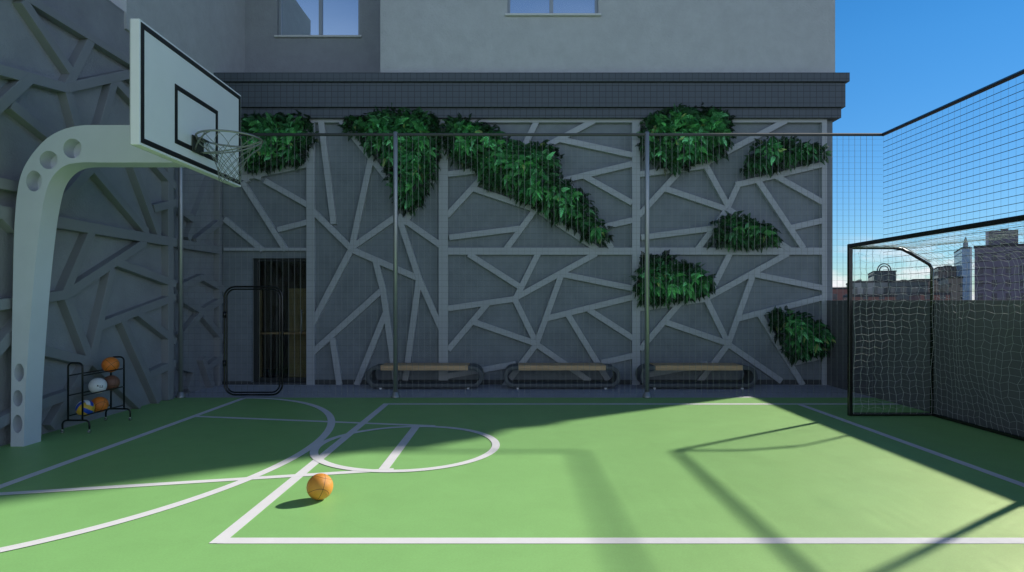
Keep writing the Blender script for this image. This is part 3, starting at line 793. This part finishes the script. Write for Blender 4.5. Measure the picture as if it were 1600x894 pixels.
# ------------------------------------------------------------------ ball rack
rk = empty('ball_rack', (-4.6, 6.6, 0), label='black tubular ball rack on casters with three shelves against the left wall', cat='ball rack')
for yy in (6.27, 6.94):
    m = MB()
    xa, xb = -4.676, -4.524
    pts = [(xa, .145)] + [(xa, .70)] + [(xa+.045-.045*math.cos(R(t)), .70+.045*math.sin(R(t))) for t in (20,45,70,90)] + [(xb-.045+.045*math.sin(R(t)), .70+.045*math.cos(R(t))) for t in (0,20,45,70,90)] + [(xb, .145)]
    m.tube([(x, yy, z) for x, z in pts], .0095, 8)
    o = m.build('end_frame', M['rack'], rk, smooth=True); local(o, rk)
    m = MB(); xa, xb = -4.735, -4.452
    pts = [(xa, .04), (xa, .095)] + [(xa+.045-.045*math.cos(R(t)), .095+.045*math.sin(R(t))) for t in (20,45,70,90)] + [(xb-.045+.045*math.sin(R(t)), .095+.045*math.cos(R(t))) for t in (0,20,45,70,90)] + [(xb, .04)]
    m.tube([(x, yy, z) for x, z in pts], .0095, 8)
    o = m.build('leg_frame', M['rack'], rk, smooth=True); local(o, rk)
    for x in (xa, xb):
        m = MB(); m.tube([(x, yy, .045), (x, yy, .034)], .011, 8); m.box(x-.013, x-.010, yy-.012, yy+.012, .014, .038); m.box(x+.010, x+.013, yy-.012, yy+.012, .014, .038)
        m.tube([(x-.008, yy, .018), (x+.008, yy, .018)], .0178, 16)
        o = m.build('caster', M['chrome'], rk); local(o, rk)
for z in (.61, .40, .185):
    for x in (-4.676, -4.524):
        m = MB(); m.tube([(x, 6.27, z), (x, 6.94, z)], .007, 8); o = m.build('shelf_rail', M['rack'], rk, smooth=True); local(o, rk)

# ------------------------------------------------------------------ football goal
GX, GY0, GY1, GH = 4.105, 4.50, 7.23, 2.055
goal = empty('football_goal', (GX, GY1, 0), label='black framed football goal with white net standing before the right parapet', cat='goal')
pr = [(GX, GH-.012), (4.62, GH-.012), (4.74, GH-.03), (4.84, GH-.08), (5.07, 1.84), (5.10, 1.79), (5.10, .03)]
m = MB(); m.box(GX-.024, GX+.024, GY1-.024, GY1+.024, .002, GH+.035); o = m.build('goalpost', M['goal'], goal, bevel=.01); local(o, goal)
m = MB(); m.box(GX-.024, GX+.024, GY0-.024, GY0+.024, .002, GH+.035); o = m.build('goalpost', M['goal'], goal, bevel=.01); local(o, goal)
m = MB(); m.box(GX-.023, GX+.023, GY0+.024, GY1-.024, GH-.012, GH+.034); o = m.build('crossbar', M['goal'], goal, bevel=.01); local(o, goal)
for yy in (GY0, GY1):
    m = MB(); m.tube([(x, yy, z) for x, z in pr], .019, 10); o = m.build('side_frame', M['goal'], goal, smooth=True); local(o, goal)
    m = MB(); m.box(GX+.024, 5.10, yy-.02, yy+.02, .004, .04); o = m.build('ground_bar', M['goal'], goal, bevel=.006); local(o, goal)
m = MB(); m.box(5.08, 5.12, GY0+.021, GY1-.021, .004, .04); o = m.build('ground_bar', M['goal'], goal, bevel=.006); local(o, goal)
# net
CW, CH, TW = .083, .079, .0014
def prof_pt(s_):
    for i in range(len(pr)-1):
        a = Vector(pr[i]); b = Vector(pr[i+1]); l = (b-a).length
        if s_ <= l or i == len(pr)-2: 
            return a+(b-a)*min(1, s_/l)
        s_ -= l
LT = sum((Vector(pr[i+1])-Vector(pr[i])).length for i in range(len(pr)-1))
def surf_back(y, s_):
    p = prof_pt(s_); t = s_/LT; w = math.sin(PI*min(1, max(0, (y-GY0)/(GY1-GY0))))
    fold = .035*math.sin(y*5.1+s_*1.9)+.02*math.sin(y*11-s_*2.3)
    fall = min(1, t*4)*min(1, (1-t)*6)
    if s_ < .62: return Vector((p.x, y, p.y-.05*w*math.sin(PI*s_/.8)+fold*.2*fall))
    e = min(1, (GY1-y)/.5)
    return Vector((p.x-.10*e*math.sin(PI*min(1,(1-t)*1.25))*fall+fold*fall*e*1.1, y+.05*math.sin(s_*3+y*2)*fall*w, p.y+.012*math.sin(y*9)))
def hexnet(F, a0, a1, b0, b1, keep=None, seed=1):
    rnd = random.Random(seed); m = MB(); na = int(round((a1-a0)/CW)); nb = int(round((b1-b0)/CH)); P = {}
    ca, cb = (a1-a0)/na, (b1-b0)/nb
    def pt(i, j):   # knotted square mesh pulled slightly out of square
        if (i, j) not in P:
            a = a0+i*ca + (.10*ca if j % 2 else -.10*ca)*(0 < i < na); b = b0+j*cb + (.13*cb if i % 2 else -.13*cb)*(0 < j < nb)
            P[(i, j)] = (a, b, F(min(a1, max(a0, a+rnd.uniform(-.011,.011)*(0 < i < na))), min(b1, max(b0, b+rnd.uniform(-.008,.008)*(0 < j < nb)))))
        return P[(i, j)]
    for j in range(nb+1):
        for i in range(na+1):
            a = pt(i, j)
            for b in ([pt(i+1, j)] if i < na else []) + ([pt(i, j+1)] if j < nb else []):
                if keep is None or (keep(a[0], a[1]) and keep(b[0], b[1])): m.edge(a[2], b[2], TW, 3)
    return m
m = hexnet(surf_back, GY0+.02, GY1-.01, .02, LT, None, 3); o = m.build('net', M['net'], goal); local(o, goal)
def topz(x):
    for i in range(len(pr)-2):
        if pr[i][0] <= x <= pr[i+1][0]:
            t = (x-pr[i][0])/(pr[i+1][0]-pr[i][0]); return pr[i][1]+(pr[i+1][1]-pr[i][1])*t
    return pr[-2][1]
for yy, sd in ((GY1, 5), (GY0, 6)):
    sg = -1 if yy == GY1 else 1
    m = hexnet(lambda a, b: Vector((a, yy+sg*(.02+.03*math.sin(a*6+b*2)*math.sin(PI*b/2.05)+.015*math.sin(b*9)), b)), GX+.03, 5.08, .03, 2.04, lambda a, b: b < topz(a)+.02, sd)
    o = m.build('net', M['net'], goal); local(o, goal)
# gathered edge rope where the roof net meets the side frame
for yy in (GY1, GY0):
    m = MB()
    for k in range(3):
        m.tube([(x, yy-.02*(1 if yy == GY1 else -1)+.010*math.sin(k*2+i*1.7), z+.028+.006*math.sin(i*2.3+k)) for i, (x, z) in enumerate([(pr[0][0]+.05+(pr[1][0]-pr[0][0]-.05)*q/5, pr[0][1]) for q in range(6)]+pr[2:5])], .0028, 5)
    o = m.build('edge_rope', M['net'], goal, smooth=True); local(o, goal)

# ------------------------------------------------------------------ skyline beyond the parapet
def city(u0, u1, v, D, mat_, name, label, depth=30, extras=(), rf=.85):
    """a block whose front stands at distance D, turned most of the way towards the court"""
    x0, x1 = (u0-800)/930*D, (u1-800)/930*D; xc = (x0+x1)/2; th = math.atan2(xc, D)*rf
    root = empty(name, (xc, D, -28), -th, label=label, cat='building', group='distant city buildings')
    k = math.cos(th)*(1+math.tan(math.atan2(xc, D))*math.tan(th)); w = (x1-x0)/k*math.cos(th)*1.0/math.cos(th)
    h = EYE+(470-v)/930*D+28
    m = MB(); m.box(-w/2, w/2, 0, depth, 0, h); m.build('walls', mat_, root)
    m = MB(); m.box(-w/2-.15, w/2+.15, -.15, depth+.15, h, h+.5); m.build('roof', CM['roof'], root)
    for nm, a, b, va, mt, d0 in extras:
        f = w/(x1-x0); xa, xb = ((a-800)/930*D-xc)*f, ((b-800)/930*D-xc)*f; zz = EYE+(470-va)/930*D+28
        m = MB(); m.box(xa, xb, d0, d0+depth*.4, h+.502, zz); m.build(nm, mt, root)
    return root
CM = {'roof': mat('tar roof', (.07,.07,.075), .9)}  # facade colours below are lightened to stand in for distance haze
CM['red'] = facade_mat('red brick facade', (.27,.14,.12), (.08,.08,.09), 2.6, 3.2, .32)
CM['brick'] = facade_mat('brown brick facade', (.27,.215,.18), (.09,.09,.10), 3.0, 3.2, .30)
CM['pale'] = facade_mat('pale facade', (.46,.48,.46), (.07,.10,.10), 3.4, 3.6, .26, win2=(.16,.22,.21))
CM['green'] = facade_mat('dark green grey facade', (.17,.20,.20), (.07,.09,.095), 2.8, 3.4, .22, win2=(.2,.22,.2))
CM['dark'] = facade_mat('dark slab facade', (.08,.10,.11), (.05,.065,.075), 3.0, 3.3, .18)
CM['beige'] = facade_mat('beige facade', (.42,.36,.29), (.08,.08,.08), 3.0, 3.2, .33)
CM['blue'] = facade_mat('blue glass facade', (.30,.42,.56), (.20,.33,.50), 2.0, 3.5, .10, win2=(.26,.40,.56))
CM['white'] = mat('white pier', (.7,.74,.76), .6)
CM['purple'] = facade_mat('dark plum brick facade', (.20,.175,.225), (.045,.042,.07), 2.6, 3.2, .30, win2=(.05,.045,.07))
CM['lilac'] = mat('lilac grey side', (.46,.43,.50), .8)
city(1296, 1332, 452, 150, CM['red'], 'brick_building', 'low red brick building seen just right of the facade, beyond the parapet')
tag_root = city(1331, 1391, 441.5, 180, CM['pale'], 'office_building', 'pale low block with dark window columns seen through the left side of the goal net', 30, [('rooftop_hut', 1343, 1348, 436, CM['dark'], 4)])
for k in range(4):
    m = MB(); m.box(-4.6+k*2.6, -3.6+k*2.6, -.25, -.02, 8, 33.5); m.build('dark_bay', CM['green'], tag_root)
arch = city(1365, 1400, 425, 230, CM['dark'], 'office_building', 'dark square block with an arched frame on its roof')
for rr in (1.9, 1.3):
    m = MB(); m.tube([(rr*1.2*math.cos(R(a)), 3, 28+EYE+45/930*230+.5+rr*1.5*math.sin(R(a))) for a in range(0, 181, 15)], .22, 6); m.build('roof_arch', CM['dark'], arch)
city(1391, 1450, 441, 170, CM['green'], 'apartment_block', 'dark grey green block behind the goal side frame', 30, [('rooftop_hut', 1412, 1419, 436, CM['dark'], 5)])
city(1427, 1466, 438, 205, CM['brick'], 'apartment_block', 'brown flat-roofed block left of the stepped brown tower')
city(1466, 1497, 418, 260, CM['brick'], 'stepped_tower', 'brown stepped tower standing above the beige block', 30, [('rooftop_hut', 1478, 1489, 414, CM['brick'], 4)])
city(1497, 1503, 430, 262, CM['red'], 'brick_building', 'narrow red brown block wedged left of the blue glass tower')
city(1482, 1504, 435, 160, CM['beige'], 'apartment_block', 'small beige block in front of the brown stepped tower')
city(1438, 1484, 461, 120, CM['red'], 'brick_building', 'lowest dark red brick building below the brown blocks')
city(1330, 1400, 464, 110, CM['red'], 'brick_building', 'long low dark red roofline in front of the pale block')
gl = city(1503, 1515.5, 388, 240, CM['blue'], 'glass_tower', 'slim pale blue glass tower beside the large dark plum building')
gw = [q for q in gl.children if q.name.startswith('walls')][0].data.vertices; gw = max(v.co.x for v in gw)
m = MB(); m.box(gw+.02, gw+.7, .1, 18, 0, 28+EYE+84/930*240); m.build('pier', CM['white'], gl)
sp_ = empty('spire_tower', ((1511-800)/930*600, 600, -28), label='far pointed tower top rising behind the slim blue glass tower', cat='building', group='distant city buildings')
m = MB(); xc = (1511-800)/930*600; m.box(xc-1.5, xc+1.5, 600.5, 603.5, -28, EYE+91/930*600); m.box(xc-1.0, xc+1.0, 601, 603, EYE+91/930*600, EYE+95/930*600)
m.add([(xc-.9,601,EYE+95/930*600),(xc+.9,601,EYE+95/930*600),(xc+.9,603,EYE+95/930*600),(xc-.9,603,EYE+95/930*600),(xc,602,EYE+101/930*600)], [(0,1,4),(1,2,4),(2,3,4),(3,0,4)])
o = m.build('walls', mat('hazy stone', (.30,.33,.38), .9), sp_); local(o, sp_)  # distance haze mixed into the stone colour
big = city(1518.5, 1700, 383.5, 140, CM['purple'], 'apartment_tower', 'largest dark plum coloured building with a raised block on its roof, far right', 24,
     [('penthouse', 1543, 1591, 357, CM['purple'], 1), ('side_block', 1537, 1542.8, 357.5, CM['lilac'], 1.2), ('water_tank', 1562, 1575, 353, CM['purple'], 3)], rf=.97)
# more city around, seen only from a little to the side
for i in range(26):
    a = R(random.uniform(28, 80)); D0 = random.uniform(300, 700)
    x, y = D0*math.cos(a)*1.0, D0*math.sin(a)
    if 1290 < 800+930*x/y < 1760 : D0 = 0
    if D0 == 0 or i % 3: continue
    w = random.uniform(14, 30); h = random.uniform(5, 20)
    root = empty('apartment_block', (x, y, -28), label='grey city block further along the skyline', cat='building', group='distant city buildings')
    m = MB(); m.box(-w/2, w/2, 0, w, 0, 28+h); m.build('walls', random.choice([CM['brick'], CM['pale'], CM['green'], CM['beige']]), root)
    m = MB(); m.box(-w/2-.2, w/2+.2, -.2, w+.2, 28+h, 28.6+h); m.build('roof', CM['roof'], root)

# ------------------------------------------------------------------ light and sky
sd = Vector((1.25, .81, 1)).normalized()
elev = math.asin(sd.z); az = math.atan2(sd.x, sd.y)        # azimuth from +Y clockwise
sun = bpy.data.lights.new('sun', 'SUN'); sun.energy = 5.0; sun.angle = R(1.7); sun.color = (1, .95, .86)
so = bpy.data.objects.new('sun', sun); COL.objects.link(so); so.rotation_euler = sd.to_track_quat('Z', 'Y').to_euler()
w = bpy.data.worlds.new('World'); sc.world = w; w.use_nodes = True
nt = w.node_tree; N = nt.nodes; L = nt.links; bg = N['Background']
sky = N.new('ShaderNodeTexSky'); sky.sky_type = 'NISHITA'; sky.sun_disc = False; sky.sun_elevation = elev; sky.sun_rotation = az
sky.air_density = 1.0; sky.dust_density = .0; sky.ozone_density = 4.0; sky.altitude = 50
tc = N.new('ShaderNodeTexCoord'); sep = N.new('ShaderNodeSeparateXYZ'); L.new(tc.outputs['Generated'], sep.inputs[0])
mp = N.new('ShaderNodeMapping'); mp.inputs['Scale'].default_value = (5, 5, 13); L.new(tc.outputs['Generated'], mp.inputs[0])
no = N.new('ShaderNodeTexNoise'); no.inputs['Scale'].default_value = 2.6; no.inputs['Detail'].default_value = 9; no.inputs['Roughness'].default_value = .58
L.new(mp.outputs[0], no.inputs['Vector'])
r1 = N.new('ShaderNodeMapRange'); r1.inputs[1].default_value = .44; r1.inputs[2].default_value = .60; L.new(no.outputs['Fac'], r1.inputs[0])
r2 = N.new('ShaderNodeMapRange'); r2.inputs[1].default_value = .10; r2.inputs[2].default_value = .03; L.new(sep.outputs[2], r2.inputs[0])
mu = N.new('ShaderNodeMath'); mu.operation = 'MULTIPLY'; L.new(r1.outputs[0], mu.inputs[0]); L.new(r2.outputs[0], mu.inputs[1])
hs = N.new('ShaderNodeHueSaturation'); hs.inputs['Saturation'].default_value = 1.3; L.new(sky.outputs[0], hs.inputs['Color'])
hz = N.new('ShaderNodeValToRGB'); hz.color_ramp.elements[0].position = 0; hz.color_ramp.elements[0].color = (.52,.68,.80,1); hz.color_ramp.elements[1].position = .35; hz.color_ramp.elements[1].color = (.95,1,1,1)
e_ = hz.color_ramp.elements.new(.46); e_.color = (.95,1,1,1); e_ = hz.color_ramp.elements.new(.66); e_.color = (.10,.20,.28,1)  # unseen upper sky darkened to deepen the court's shade
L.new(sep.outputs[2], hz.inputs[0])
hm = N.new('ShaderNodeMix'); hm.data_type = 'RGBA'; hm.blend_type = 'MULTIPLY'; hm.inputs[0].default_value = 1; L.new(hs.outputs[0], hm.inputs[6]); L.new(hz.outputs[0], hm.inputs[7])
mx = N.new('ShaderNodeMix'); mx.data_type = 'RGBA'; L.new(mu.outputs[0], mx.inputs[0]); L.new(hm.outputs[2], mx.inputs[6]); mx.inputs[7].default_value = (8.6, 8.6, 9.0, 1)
# bright veil added low in the unseen sky opposite the facade, lights the walls
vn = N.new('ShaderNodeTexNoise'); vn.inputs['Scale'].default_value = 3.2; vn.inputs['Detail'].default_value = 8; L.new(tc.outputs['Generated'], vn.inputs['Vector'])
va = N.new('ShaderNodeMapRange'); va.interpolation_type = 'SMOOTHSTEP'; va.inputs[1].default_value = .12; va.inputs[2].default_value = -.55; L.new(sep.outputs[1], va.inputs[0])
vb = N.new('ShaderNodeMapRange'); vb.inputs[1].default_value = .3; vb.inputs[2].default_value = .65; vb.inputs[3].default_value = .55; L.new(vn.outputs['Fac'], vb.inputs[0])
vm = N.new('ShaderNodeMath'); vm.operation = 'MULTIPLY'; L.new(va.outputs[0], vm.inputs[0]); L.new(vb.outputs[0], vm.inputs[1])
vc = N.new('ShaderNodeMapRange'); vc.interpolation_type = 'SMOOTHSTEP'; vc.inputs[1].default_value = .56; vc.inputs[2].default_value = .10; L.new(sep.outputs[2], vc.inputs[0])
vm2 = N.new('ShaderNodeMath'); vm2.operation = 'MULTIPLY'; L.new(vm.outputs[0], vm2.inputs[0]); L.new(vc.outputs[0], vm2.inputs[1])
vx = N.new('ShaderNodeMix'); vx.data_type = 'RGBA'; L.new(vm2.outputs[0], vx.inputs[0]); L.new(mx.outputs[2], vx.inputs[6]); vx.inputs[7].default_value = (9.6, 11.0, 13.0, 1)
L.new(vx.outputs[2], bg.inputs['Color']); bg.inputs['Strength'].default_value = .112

# ------------------------------------------------------------------ camera
cd = bpy.data.cameras.new('camera'); cam = bpy.data.objects.new('camera', cd); COL.objects.link(cam)
cam.location = (0, 0, EYE); cam.rotation_euler = (R(90), 0, 0)
cd.sensor_width = 36; cd.lens = 930/1600*36; cd.shift_y = 23/1600; cd.clip_end = 6000; cd.clip_start = .05
sc.camera = cam
sc.view_settings.view_transform = 'Standard'; sc.view_settings.look = 'None'; sc.view_settings.exposure = 0; sc.view_settings.gamma = 1
sc.cycles.max_bounces = 8; sc.cycles.diffuse_bounces = 2; sc.cycles.transparent_max_bounces = 12
sc.cycles.use_denoising = True
